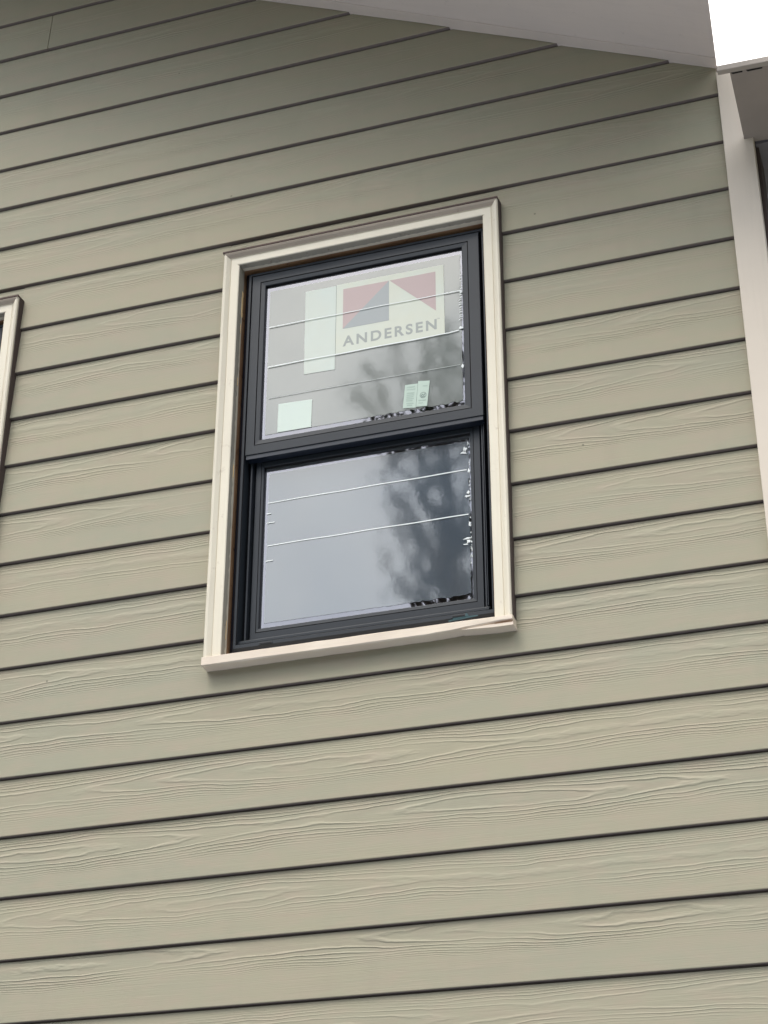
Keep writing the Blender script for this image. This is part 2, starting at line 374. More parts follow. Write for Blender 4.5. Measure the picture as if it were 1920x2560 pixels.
DZ = {}
for k in range(-6, 37):
    zb = (21 - k) * S
    b0, m = dz.get(k, (rnd.uniform(-0.002, 0.002), 0.0))
    if k < 5: m = 0.0
    DZ[k] = (b0, m); bn, mn = DZ.get(k - 1, (b0, m))
    xa, xb = xl_at(zb), xr_at(zb)
    # butt joints, one board is 3.66 m long
    js = [(-0.767 if k == 1 else None)]
    joints = []
    if k == 1: joints = [-0.767, -4.3]
    elif k < 1 or k > 21: joints = [(-2.2 - 1.3 * ((k * 7) % 5) / 2.0)]
    else: joints = [-3.2 - 0.45 * ((k * 5) % 4)]
    segs = []; cur = xa
    cuts = []
    for wx0, _ in WINS:
        if zb + S > 0.966 and zb < 2.432: cuts.append((wx0 - 0.001 + 0.004, wx0 + 0.9185 - 0.003))
    items = [(a, b) for a, b in cuts] + [(j - 0.0012, j + 0.0012) for j in joints if xa + 0.1 < j < xb - 0.1 and not any(a < j < b for a, b in cuts)]
    items.sort()
    for a, b in items:
        segs.append((cur, a)); cur = b
    segs.append((cur, xb))
    for a, b in segs:
        if b - a < 0.02: continue
        board(a, b, zb + b0 + m * a, m, up=(lambda X, a=a: bn + mn * X - (b0 + m * a)))
    # short filler strips above and below the window openings
    for wx0, _ in WINS:
        a, b = wx0 + 0.003, wx0 + 0.9155
        if zb < 0.966 < zb + S:
            board(a, b, zb + b0 + m * a, m, False, 0.975 - zb)
        if zb < 2.432 < zb + S:       # notched board that starts at the drip cap
            board(a, b, zb + b0 + m * a, m, False, None, 2.437 - zb)

# sheathing behind the boards, with the window openings left free
def core(x0, x1, z0, z1): hp(box('sheathing', x0, x1, 0.031, 0.12, z0, z1, M_CORE))
core(-6.4, -1.616, GZ, 2.45); core(-0.80, 0.050, GZ, 2.45); core(0.870, 1.70, GZ, 2.45)
core(-1.616, -0.80, GZ, 0.98); core(0.050, 0.870, GZ, 0.98)
hp(prism('sheathing', [(-6.4, 0.03, 2.45), (1.70, 0.03, 2.45), (1.70, 0.03, 2.74), (-2.4, 0.03, 4.76), (-6.4, 0.03, 2.79)], (0, 0.09, 0), M_CORE))
# interior room walls, floor and ceiling seen dimly through the glass
hp(box('room_wall', -3.0, 1.6, 3.4, 3.5, 0.1, 2.8, M_ROOM)); hp(box('room_wall', -3.1, -3.0, 0.12, 3.5, 0.1, 2.8, M_ROOM))
hp(box('room_wall', 1.6, 1.69, 0.12, 3.5, 0.1, 2.69, M_ROOM)); hp(box('room_floor', -3.1, 1.69, 0.12, 3.5, 0.0, 0.1, M_ROOM))
hp(box('room_ceiling', -3.1, 1.60, 0.12, 3.5, 2.6, 2.66, M_ROOM))
# side wall to the right: lap siding in the shade, and back / left walls
for k in range(0, 31):
    zb = (21 - k) * S - 0.01
    zb = 2.44 - (k + 1) * S
    if zb < GZ: break
    X0 = 1.722
    P = [(X0, 0.141, zb), (X0 - 0.013, 0.141, zb + S + 0.02), (X0 - 0.021, 0.141, zb + S + 0.02), (X0 - 0.008, 0.141, zb)]
    hp(prism('siding_board', P, (0, 6.8, 0), MS))
hp(box('sheathing', 1.690, 1.700, 0.12, 6.9, GZ, 2.7, M_CORE))
hp(box('back_wall', -6.4, 1.70, 6.9, 7.0, GZ, 2.6, M_CORE)); hp(box('side_wall', -6.5, -6.4, 0.0, 7.0, GZ, 2.7, M_CORE))

# corner board (front face and the narrow return)
o = hp(box('corner_board', 1.6245, 1.7125, -0.020, 0.028, GZ, 2.745, M_CORN)); bevel(o, 0.002)

hp(box('caulk_shade_strip', 1.7000, 1.7225, 0.0285, 0.14, GZ, 2.46, M_CAULK_SHADE))  # dark strip added to paint the side wall's shade over sky-lit siding

# rake overhang: soffit, bed strip, fascia, roof deck
def rk(x, dzv=0.0): return rakez(x) + dzv
def rake_prism(name, ya, yb, d0, d1, mat, xa=-2.4, right=True, ins=0.0):
    """slab along the right rake between y = ya (near wall) and yb (outer), vertical thickness d0..d1"""
    def xe(y): return 1.626 - ins + 0.083 * max(0.0, -y)
    if right:
        q = [(xa, ya), (xe(ya), ya), (xe(yb), yb), (xa, yb)]
    else:
        q = [(xa, ya), (-6.9, ya), (-6.9, yb), (xa, yb)]
    v = [(x, y, rk(x, d0)) for x, y in q] + [(x, y, rk(x, d1)) for x, y in q]
    f = [(0, 1, 2, 3), (7, 6, 5, 4)] + [(i, (i + 1) % 4, 4 + (i + 1) % 4, 4 + i) for i in range(4)]
    if right:
        pass
    return hp(fix_normals(link(name, v, f, mat)))
rake_prism('rake_soffit', 0.028, -0.60, 0.0, 0.012, M_SOFF)
rake_prism('rake_soffit', 0.028, -0.60, 0.0, 0.012, M_SOFF, right=False)
o = rake_prism('bed_moulding', -0.0015, -0.046, -0.004, -0.0005, M_TAN); bevel(o, 0.0015, 3)
rake_prism('rake_fascia', -0.601, -0.625, -0.03, 0.16, M_FASC)
rake_prism('rake_fascia', -0.601, -0.625, -0.03, 0.16, M_FASC, right=False)
rake_prism('roof_deck', 0.028, -0.65, 0.161, 0.20, M_ROOF, ins=0.012)
rake_prism('rake_rafter', 0.028, -0.60, 0.013, 0.160, M_CORE, ins=0.008)
# main roof behind the gable wall
for sgn in (1, -1):
    xe_ = 2.20 if sgn > 0 else -6.95
    z_e = rakez(-2.4) + 0.15 - SL * (abs(xe_ + 2.4))
    v = [(-2.4, 0.12, 4.93), (xe_, 0.12 if sgn < 0 else 1.4, z_e + 0.02), (xe_, 7.4, z_e + 0.02), (-2.4, 7.4, 4.93)]
    v2 = [(x, y, z + 0.06) for x, y, z in v]
    hp(fix_normals(link('roof', v + v2, [(0, 1, 2, 3), (7, 6, 5, 4), (0, 1, 5, 4), (1, 2, 6, 5), (2, 3, 7, 6), (3, 0, 4, 7)], M_ROOF)))
# side eave: a boxed soffit that returns past the corner to the front
EZ = 2.4625
def eave_top(x0, y0, x1, y1, xb0=None): pass
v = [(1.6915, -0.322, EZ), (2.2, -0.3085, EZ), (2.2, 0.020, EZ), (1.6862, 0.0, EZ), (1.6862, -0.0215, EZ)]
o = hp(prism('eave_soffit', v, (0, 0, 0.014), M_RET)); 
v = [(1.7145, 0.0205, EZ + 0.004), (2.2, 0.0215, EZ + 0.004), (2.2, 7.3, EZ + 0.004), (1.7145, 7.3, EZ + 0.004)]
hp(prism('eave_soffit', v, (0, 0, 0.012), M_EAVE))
# front edge board of the return
v = [(1.6575, -0.344, EZ - 0.002), (2.200, -0.3270, EZ - 0.002), (2.200, -0.3090, EZ - 0.002), (1.6575, -0.3245, EZ - 0.002)]
o = hp(prism('eave_fascia', v, (0, 0, 0.020), M_FASC)); bevel(o, 0.002)
hp(box('eave_fascia', 2.201, 2.225, -0.3275, 1.398, EZ - 0.0055, EZ + 0.0165, M_FASC)); hp(box('eave_fascia', 2.201, 2.225, 1.4, 7.4, EZ - 0.0055, EZ + 0.17, M_FASC))
# low metal-topped lid of the return and the wedge roof over the side eave
hp(prism('eave_lid', [(1.695, -0.30, EZ + 0.0165), (2.19, -0.29, EZ + 0.0165), (2.19, 0.15, EZ + 0.0165), (1.7145, 0.15, EZ + 0.0165)], (0, 0, 0.006), M_ROOF))
# small splinters of peeling paint where soffit and edge board meet
for (xa_, xb_, dy) in ((1.695, 1.727, 0.0), (1.7375, 1.783, 0.001)):
    hp(prism('paint_gap', [(xa_, -0.3255 + dy + 0.0305*(xa_-1.69), EZ - 0.0035), (xb_, -0.3245 + dy + 0.0305*(xb_-1.69), EZ - 0.0035), (xb_, -0.3195 + dy + 0.0305*(xb_-1.69), EZ - 0.003), (xa_ + .004, -0.3185 + dy+ 0.0305*(xa_-1.69), EZ - 0.003)], (0, 0, 0.001), M_CORE))

# ------------------------------------------------------------------ windows
def casing_piece(side, x0, x1, zb, zt, prof, mat, parent):
    """mitred casing leg or head: prof = closed list of (inset, y)"""
    v = []; n = len(prof)
    segs = 10 if side != 'head' else 8
    rows = []
    for s in range(segs + 1):
        a = s / segs
        for i, (t, y) in enumerate(prof):
            if side == 'left': p = (x0 + t, y, zb + (zt - t - zb) * a)
            elif side == 'right': p = (x1 - t, y, zb + (zt - t - zb) * a)
            else: p = (x0 + t + (x1 - x0 - 2 * t) * a, y, zt - t)
            j = 0.0006 if 0 < s < segs else 0.0
            v.append((p[0] + rnd.uniform(-j, j), p[1], p[2]))
    f = []
    for s in range(segs):
        for i in range(n):
            j = (i + 1) % n
            f.append((s * n + i, s * n + j, (s + 1) * n + j, (s + 1) * n + i))
    f += [tuple(range(n)), tuple(segs * n + n - 1 - i for i in range(n))]
    o = fix_normals(link('casing', v, f, [mat, M_SHADE_DIRT], parent, mi=[1 if side == 'head' and k % n in (1, 2, 3) else 0 for k in range(segs * n)] + [0, 0]))
    return o

CPROF = [(0.000, 0.020), (0.000, -0.028), (0.004, -0.0315), (0.010, -0.0300), (0.0205, -0.0215), (0.0225, -0.0185), (0.0240, -0.0205), (0.0485, -0.0205), (0.0505, -0.0190), (0.0505, 0.020)]

CPROFH = [(0.000, 0.020), (0.000, -0.032), (0.003, -0.0335), (0.009, -0.0305), (0.0170, -0.0225), (0.0185, -0.0175), (0.0195, -0.0205), (0.0435, -0.0205), (0.0455, -0.0190), (0.0455, 0.020)]

def build_window(W0, full):
    w = sub('window', None); w.location = (W0, 0, 0); hp(w)
    X0, X1, ZT, ZB = 0.0015, 0.9185, 2.4230, 0.989
    casing_piece('left', X0, X1, ZB, ZT, CPROF, M_CAS, w)
    casing_piece('right', X0, X1, ZB, ZT, CPROF, M_CAS, w)
    casing_piece('head', X0, X1, ZB, ZT, CPROFH, M_CASH, w)
    box('drip_cap', -0.002, 0.9205, -0.0345, 0.012, 2.4235, 2.4290, M_RUST, w)
    # dark gap/caulk line between the siding ends and the casing
    box('caulk_shade_strip', 0.9190, 0.9225, -0.020, 0.016, 0.99, 2.427, M_CAULK_SHADE, w)
    # sill with a split right end
    nseg = 26; v = []; f = []
    pr = [(-0.036, 0.000), (-0.0395, 0.003), (-0.0395, 0.0265), (-0.036, 0.029), (0.06, 0.031), (0.06, 0.0)]
    for i in range(nseg + 1):
        a = i / nseg; X = 0.0015 + a * 0.9210
        for (y, z) in pr:
            zz = z; jj = rnd.uniform(-0.0007, 0.0007)
            if z < 0.01 and X > 0.70 and y < 0: zz = z + min(0.012, (X - 0.70) * 0.06) + rnd.uniform(0, 0.002)
            v.append((X, y + jj * 0.6, 0.9630 + zz + jj))
    n = len(pr)
    for i in range(nseg):
        for k in range(n):
            l = (k + 1) % n; f.append((i * n + k, i * n + l, (i + 1) * n + l, (i + 1) * n + k))
    f += [tuple(range(n)), tuple(nseg * n + n - 1 - k for k in range(n))]
    fix_normals(link('sill', v, f, M_SILL, w))
    # the weathered lower splinter of the split end
    sp = [(0.775, -0.0385, 0.9655), (0.82, -0.0385, 0.9625), (0.87, -0.0385, 0.9600), (0.9245, -0.0385, 0.9600), (0.9245, -0.0385, 0.9690), (0.90, -0.0385, 0.9695), (0.84, -0.0385, 0.9690)]
    prism('sill_splinter', sp, (0, 0.06, 0), M_SILL, w)
    box('sill_splinter', 0.872, 0.9215, -0.0390, 0.02, 0.9690, 0.9702, M_WOOD, w)
    # jamb: bare wood lining, old grey paint over its outer half with a ragged edge
    ring('jamb', 0.0508, 0.8677, 0.992, 2.3780, [(-0.028, 0.021), (-0.028, 0.10), (0.0, 0.10), (0.0, -0.0185), (-0.004, -0.0185), (-0.004, 0.021)], M_WOOD, w)
    for side in ('left', 'head'):
        v = []; f = []; N = 90
        for i in range(N + 1):
            a = i / N
            d = 0.001 + 0.010 * max(0.0, min(1.0, 0.55 + 0.35 * math.sin(a * 9) + rnd.uniform(-0.35, 0.35)))
            if side == 'left' and a > 0.93: d = 0.022
            if side == 'left':
                z = 0.992 + a * 1.384
                v += [(0.0508, -0.0188, z), (0.0530, -0.0188, z), (0.0530, d, z), (0.0508, d, z)]
            else:
                x = 0.053 + a * 0.812; d = 0.004 + 0.004 * math.sin(a * 5) + rnd.uniform(-0.0015, 0.0015)
                v += [(x, -0.0188, 2.3780), (x, -0.0188, 2.3762), (x, d, 2.3762), (x, d, 2.3780)]
            if i:
                for k in range(4):
                    l = (k + 1) % 4; f.append((i * 4 - 4 + k, i * 4 - 4 + l, i * 4 + l, i * 4 + k))
        fix_normals(link('peeling_paint', v, f, M_GREYP, w))
    # fresh splintered patches on the left lining
    for z0, z1, y0, y1 in ((2.195, 2.292, 0.011, 0.0215), (2.130, 2.165, 0.010, 0.0125), (1.93, 1.96, 0.006, 0.0085), (1.06, 1.12, 0.007, 0.0105), (1.60, 1.645, 0.007, 0.0095)):
        n_ = 9; P = []
        for i in range(n_):
            a = i / (n_ - 1); P.append((0.0512, y0 + (y1 - y0) * 0.5 * rnd.random() * (1 - a), z0 + (z1 - z0) * a))
        for i in range(n_):
            a = 1 - i / (n_ - 1); P.append((0.0512, y1 - (y1 - y0) * 0.5 * rnd.random() * (0.4 + abs(a - 0.5)), z0 + (z1 - z0) * a))
        prism('wood_splinter', P, (0.0030, 0, 0), M_RAW, w)
    # black window frame
    FP = [(0.0, 0.11), (0.0, 0.043), (0.010, 0.038), (0.0155, 0.0235), (0.0195, 0.0185), (0.0268, 0.0185), (0.0285, 0.022), (0.0285, 0.11)]
    ring('frame', 0.0535, 0.8672, 1.0030, 2.3765, FP, [M_DARK, M_NAVY, M_SEAL], w, (1, 0.55, 1.45, 1), [0, 1, 1, 0, 0, 2, 0, 0])
    box('frame_gap', 0.053, 0.8675, 0.044, 0.06, 0.985, 1.003, M_SEAL, w)
    # frame sill steps behind the face
    box('frame_step', 0.0822, 0.8385, 0.034, 0.11, 1.0505, 1.0595, M_DARK, w, 0.001)
    box('frame_step', 0.0822, 0.8385, 0.046, 0.11, 1.0600, 1.0665, M_DARK, w, 0.001)
    # side tracks below the upper sash
    for xa, xb, ya, m_ in ((0.0822, 0.0930, 0.078, M_NAVY), (0.0932, 0.0990, 0.048, M_DARK), (0.0992, 0.1075, 0.074, M_NAVY), (0.1077, 0.1115, 0.058, M_DARK),
                           (0.8200, 0.8255, 0.074, M_NAVY), (0.8257, 0.8305, 0.047, M_DARK), (0.8307, 0.8338, 0.078, M_SEAL), (0.8340, 0.8366, 0.040, M_DARK), (0.8368, 0.8386, 0.074, M_NAVY)):
        box('track', xa, xb, ya, 0.109, 1.0667, 1.70, m_, w, 0.0008)
    # upper sash
    SP = [(0.0, 0.052), (0.0, 0.0215), (0.0015, 0.0195), (0.0310, 0.0195), (0.0318, 0.0235), (0.0332, 0.0235), (0.0340, 0.0205), (0.0485, 0.0215), (0.0500, 0.0235), (0.0500, 0.052)]
    MI = [0, 0, 0, 2, 2, 2, 0, 0, 2, 0]
    ring('upper_sash', 0.0837, 0.8425, 1.6775, 2.3478, SP, [M_DARK, M_NAVY, M_SEAL], w, (0.925, 1.13, 0.99, 0.88), MI)
    # lower sash, set further in
    SP2 = [(0.0, 0.092), (0.0, 0.057), (0.0015, 0.055), (0.0210, 0.055), (0.0217, 0.0585), (0.0228, 0.0585), (0.0235, 0.056), (0.0330, 0.0570), (0.0342, 0.0590), (0.0342, 0.092)]
    ring('lower_sash', 0.1117, 0.8198, 1.0668, 1.6990, SP2, [M_DARK, M_NAVY, M_SEAL], w, (0.65, 0.93, 1.10, 1.48), MI)
    box('sash_interlock', 0.086, 0.840, 0.023, 0.0515, 1.6635, 1.6773, M_NAVY, w, 0.0008)
    for nm, (gx0, gx1, gz0, gz1, gy) in {'u': (0.1299, 0.7860, 1.7270, 2.3040, 0.0320), 'l': (0.1339, 0.7880, 1.1043, 1.6485, 0.0690)}.items():
        e = 0.004
        link('glass_pane', [(gx0 - e, gy, gz0 - e), (gx1 + e, gy, gz0 - e), (gx1 + e, gy, gz1 + e), (gx0 - e, gy, gz1 + e)], [(0, 1, 2, 3)], M_GLASS, w)
        ring('glass_spacer', gx0 - e, gx1 + e, gz0 - e, gz1 + e, [(0.0, gy + 0.003), (0.0105, gy + 0.003), (0.0105, gy + 0.016), (0.0, gy + 0.016)], M_SPAC, w)
        if full:
            # protective film: inner field, ragged right and bottom edges
            fx0, fx1, fz0, fz1 = gx0 + 0.0125, gx1 - 0.0075, gz0 + 0.019, gz1 - (0.020 if nm == 'u' else 0.021)
            yy = gy - 0.0012; P = []
            NS = 70
            for i in range(NS + 1):          # bottom edge left -> right
                a = i / NS; jag_ = rnd.uniform(-0.004, 0.004) * max(0, (a - 0.35) / 0.65)
                P.append((fx0 + (fx1 - fx0) * a, yy, fz0 + jag_))
            for i in range(1, NS + 1):
                a = i / NS; P.append((fx1 + rnd.uniform(-0.0035, 0.002) * (1.0 if nm == 'l' else 0.5), yy, fz0 + (fz1 - fz0) * a))
            P.append((fx0, yy, fz1))
            n_ = len(P); c = ((fx0 + fx1) / 2, yy, (fz0 + fz1) / 2)
            link('protective_film', P, [tuple(range(n_))], M_FILM if nm == 'u' else M_FILM2, w)
    # weep slots
    for xs in (0.7550, 0.1750):
        box('weep_slot', xs - 0.0210, xs + 0.0210, 0.0158, 0.0186, 1.0307, 1.0385, M_DARK, w, 0.001)
        box('weep_slot', xs - 0.0180, xs + 0.0180, 0.0152, 0.0175, 1.0326, 1.0370, M_SEAL, w)
    if full:
        P = [(0.7255, 0.0165, 1.0205), (0.775, 0.0160, 1.0235), (0.812, 0.0163, 1.0265), (0.810, 0.0163, 1.0295), (0.785, 0.0160, 1.0300), (0.7795, 0.0150, 1.0395), (0.776, 0.0150, 1.0395), (0.774, 0.0150, 1.0302), (0.738, 0.0150, 1.0295), (0.738, 0.0158, 1.0262), (0.7255, 0.0162, 1.0250)]
        prism('tape_scrap', P, (0, -0.0012, 0), M_TEAL, w)
    return w
w0 = build_window(0.0, True)
build_window(-1.6675, False)

# seams and torn bits of the protective film on the nearer window (parts of the window)
def strip(pts, wd, y, parent, name='film_seam', mat=M_WHITE, th=0.0005):
    v = []; f = []
    n = len(pts)
    for i, (x, z) in enumerate(pts):
        a = pts[max(0, i - 1)]; b = pts[min(n - 1, i + 1)]
        d = Vector((b[0] - a[0], b[1] - a[1])); d.normalize(); nx, nz = -d.y * wd / 2, d.x * wd / 2
        v += [(x + nx, y, z + nz), (x - nx, y, z - nz), (x - nx, y - th, z - nz), (x + nx, y - th, z + nz)]
        if i:
            for k in range(4):
                l = (k + 1) % 4; f.append((i * 4 - 4 + k, i * 4 - 4 + l, i * 4 + l, i * 4 + k))
    f += [(0, 1, 2, 3), (n * 4 - 1, n * 4 - 2, n * 4 - 3, n * 4 - 4)]
    return fix_normals(link(name, v, f, mat, parent))
def seam(x0, z0, x1, z1, wd, y, hook=0.0):
    pts = []
    N = 40
    for i in range(N + 1):
        a = i / N; pts.append((x0 + (x1 - x0) * a, z0 + (z1 - z0) * a + 0.0006 * math.sin(a * 17 + z0 * 40) + hook * max(0, a - 0.955) * 20))
    strip(pts, wd, y, w0)
M_FAINT = mat_plain('faint_seam', rgb(0.50, 0.53, 0.52), 0.4)
seam(0.1440, 2.1431, 0.7790, 2.1436, 0.0028, 0.0272)
seam(0.1450, 1.9927, 0.7700, 1.9950, 0.0032, 0.0272, 0.0035)
strip([(0.150, 1.8759), (0.40, 1.8762), (0.62, 1.8750), (0.772, 1.8742)], 0.0015, 0.0284, w0, 'film_seam', M_FAINT)
seam(0.1460, 1.5257, 0.7740, 1.5290, 0.0032, 0.0665)
seam(0.1490, 1.3790, 0.7760, 1.3800, 0.0032, 0.0665)
for a_, b_, z_ in ((0.1427, 0.1579, 1.4880), (0.1445, 0.1701, 1.4563), (0.1440, 0.1691, 1.3272)):
    strip([(a_, z_), (b_, z_ + rnd.uniform(-0.0004, 0.0004))], 0.0030, 0.0660, w0)
def scrap(cx, cz, rx_, rz, y, n=9, mat=M_WHITE, seed=None):
    P = []
    for i in range(n):
        t = 2 * math.pi * i / n; k = rnd.uniform(0.35, 1.25)
        P.append((cx + rx_ * k * math.cos(t), y, cz + rz * k * math.sin(t)))
    prism('film_scrap', P, (0, -0.0005, 0), mat, w0)
# comb of torn film along the right edge of the upper glass
z = 2.205
while z > 2.03:
    L = rnd.uniform(0.003, 0.009) * (1.6 if z < 2.12 else 1.0)
    strip([(0.7835, z), (0.7835 - L * 0.5, z + rnd.uniform(-0.002, 0.003)), (0.7835 - L, z - rnd.uniform(0.0, 0.003))], rnd.uniform(0.0012, 0.0026), 0.0280, w0, 'film_scrap')
    z -= rnd.uniform(0.006, 0.013)
for cx, cz, a, b in ((0.7775, 2.0085, 0.006, 0.007), (0.779, 1.868, 0.005, 0.008), (0.7795, 2.142, 0.005, 0.006)):
    scrap(cx, cz, a, b, 0.0280)
# white torn tabs on the right of the lower glass
for cx, cz, a, b in ((0.766, 1.588, 0.010, 0.006), (0.771, 1.600, 0.006, 0.009), (0.7795, 1.618, 0.004, 0.008), (0.7745, 1.4395, 0.008, 0.006), (0.777, 1.452, 0.005, 0.007),
                     (0.770, 1.301, 0.013, 0.005), (0.774, 1.291, 0.008, 0.006), (0.768, 1.283, 0.009, 0.003), (0.780, 1.345, 0.004, 0.010), (0.7805, 1.525, 0.004, 0.006)):
    scrap(cx, cz, a, b, 0.0655)
for i in range(26):
    scrap(0.7835 + rnd.uniform(-0.002, 0.002), rnd.uniform(1.12, 1.63), rnd.uniform(0.0015, 0.003), rnd.uniform(0.002, 0.006), 0.0665, 7)

# ------------------------------------------------------------------ stickers on the upper glass
def card(name, quad, y, mat, th=0.0006):
    """flat card given by its four corners (x, z): bl, br, tr, tl"""
    return prism(name, [(a, y, b) for a, b in quad], (0, -th, 0), mat)
P_PAPER = mat_print('label_paper', rgb(0.64, 0.665, 0.57), 0.3, 0.35)  # label paper and inks paled: haze over the pane put into their colours
P_PALE = mat_print('backing_paper', rgb(0.61, 0.66, 0.60), 0.3, 0.35)
P_RED = mat_print('label_red', rgb(0.50, 0.385, 0.38), 0.3)
P_SLATE = mat_print('label_slate', rgb(0.365, 0.395, 0.405), 0.3)
P_INK = mat_print('label_ink', rgb(0.345, 0.37, 0.355), 0.3)
P_GREEN = mat_print('pale_green_paper', rgb(0.63, 0.72, 0.655), 0.35, 0.2)
P_MINT = mat_print('mint_paper', rgb(0.46, 0.57, 0.50), 0.4)
P_GINK = mat_print('green_grey_ink', rgb(0.20, 0.27, 0.245), 0.4)
YS = 0.0300
def text(body, x0, z0, width, height, y, mat, parent, bold=0.03):
    cu = bpy.data.curves.new('lettering', 'FONT'); cu.body = body; cu.size = 1.0; cu.offset = bold; cu.extrude = 0.002
    cu.space_character = 1.30
    tmp = bpy.data.objects.new('lettering', cu); COL.objects.link(tmp)
    dg = bpy.context.evaluated_depsgraph_get(); dg.update()
    me = bpy.data.meshes.new_from_object(tmp.evaluated_get(dg))
    bpy.data.objects.remove(tmp)
    xs = [v.co.x for v in me.vertices]; ys = [v.co.y for v in me.vertices]
    a, b, c, d = min(xs), max(xs), min(ys), max(ys)
    for v in me.vertices:
        X = x0 + (v.co.x - a) / (b - a) * width; Z = z0 + (v.co.y - c) / (d - c) * height
        v.co = Vector((X, y - (v.co.z + 0.002) * 0.05, Z))
    me.materials.clear(); me.materials.append(mat)
    o = bpy.data.objects.new('lettering', me); COL.objects.link(o); o.parent = parent
    return o

def kids(root, lst):
    for o in lst: o.parent = root
# main brand label: sheet, emblem panels, lettering
lab = card('window_label', [(0.3700, 1.9970), (0.7252, 1.9955), (0.7244, 2.2560), (0.3706, 2.2575)], YS, P_PAPER)
lab['label'] = 'large pale label with red and slate triangle emblem reading ANDERSEN on upper pane'; lab['category'] = 'label'
ye = YS - 0.0007
kids(lab, [card('emblem_panel', [(0.3930, 2.0855), (0.5454, 2.2350), (0.3930, 2.2365)], ye, P_RED, 0.0003),
           card('emblem_panel', [(0.3930, 2.0855), (0.5454, 2.0850), (0.5454, 2.2350)], ye, P_SLATE, 0.0003),
           card('emblem_panel', [(0.5475, 2.2350), (0.6979, 2.0880), (0.6978, 2.2352)], ye, P_RED, 0.0003)])
text('ANDERSEN', 0.3936, 2.0185, 0.3060, 0.0385, ye, P_INK, lab, 0.028)
text('TM', 0.7010, 2.0555, 0.0080, 0.0035, ye, P_INK, lab, 0.02)
st = card('paper_strip', [(0.2665, 1.9425), (0.3685, 1.9403), (0.3692, 2.2552), (0.2650, 2.2550)], YS + 0.0002, P_PALE)
st['label'] = 'plain pale paper strip stuck on the upper pane just left of the emblem label'; st['category'] = 'paper strip'
sq = card('square_sticker', [(0.1836, 1.7478), (0.2948, 1.7462), (0.2962, 1.8458), (0.1846, 1.8502)], YS, P_GREEN)
sq['label'] = 'small blank mint green square sticker in the lower left corner of the upper pane'; sq['category'] = 'sticker'
bevel(sq, 0.0003)
cA = card('rating_sticker', [(0.5893, 1.7560), (0.6300, 1.7505), (0.6372, 1.8345), (0.5969, 1.8365)], YS, P_MINT)
cA['label'] = 'tilted mint sticker with rows of small print, left of the round emblem sticker'; cA['category'] = 'sticker'
cB = card('certificate_sticker', [(0.6312, 1.7522), (0.6660, 1.7488), (0.6753, 1.8368), (0.6388, 1.8420)], YS - 0.0008, P_MINT)
cB['label'] = 'tilted mint sticker bearing a round dark emblem near bottom right of upper pane'; cB['category'] = 'sticker'
def row(parent, quad, u0, u1, v0, v1, y):
    (ax, az), (bx, bz), (cx, cz), (dx, dz_) = quad
    def P(u, v):
        return ((ax * (1 - u) + bx * u) * (1 - v) + (dx * (1 - u) + cx * u) * v, (az * (1 - u) + bz * u) * (1 - v) + (dz_ * (1 - u) + cz * u) * v)
    o = card('print_line', [P(u0, v0), P(u1, v0), P(u1, v1), P(u0, v1)], y, P_GINK2, 0.0002); o.parent = parent
P_GINK2 = mat_print('faded_print', rgb(0.35, 0.46, 0.40), 0.4)
qA = [(0.5893, 1.7560), (0.6300, 1.7505), (0.6372, 1.8345), (0.5969, 1.8365)]
for v0, v1, u0, u1 in ((0.86, 0.91, .15, .8), (0.76, 0.80, .15, .85), (0.60, 0.65, .2, .8), (0.52, 0.56, .2, .8), (0.44, 0.48, .2, .75), (0.36, 0.40, .2, .8), (0.28, 0.32, .2, .7), (0.16, 0.20, .25, .8), (0.08, 0.12, .3, .7)):
    row(cA, qA, u0, u1, v0, v1, YS - 0.0008)
qB = [(0.6312, 1.7522), (0.6660, 1.7488), (0.6753, 1.8368), (0.6388, 1.8420)]
for v0, v1, u0, u1 in ((0.78, 0.82, .45, .85), (0.22, 0.26, .15, .85), (0.12, 0.15, .2, .6)):
    row(cB, qB, u0, u1, v0, v1, YS - 0.0016)
# round emblem: ring with a chevron inside
ev = []; ef = []
for i in range(24):
    t = 2 * math.pi * i / 24
    for r_ in (0.0085, 0.0105): ev.append((0.6540 + r_ * math.cos(t), YS - 0.0018, 1.7895 + r_ * math.sin(t)))
for i in range(24):
    j = (i + 1) % 24; ef.append((2 * i, 2 * i + 1, 2 * j + 1, 2 * j))
em = link('emblem_ring', ev, ef, P_GINK, cB)
kids(cB, [strip([(0.6475, 1.7865), (0.6520, 1.7925), (0.6560, 1.7880), (0.6600, 1.7935)], 0.0035, YS - 0.0018, None, 'emblem_mark', P_GINK, 0.0002),
          strip([(0.6490, 1.7830), (0.6540, 1.7850), (0.6590, 1.7835)], 0.0025, YS - 0.0018, None, 'emblem_mark', P_GINK, 0.0002)])

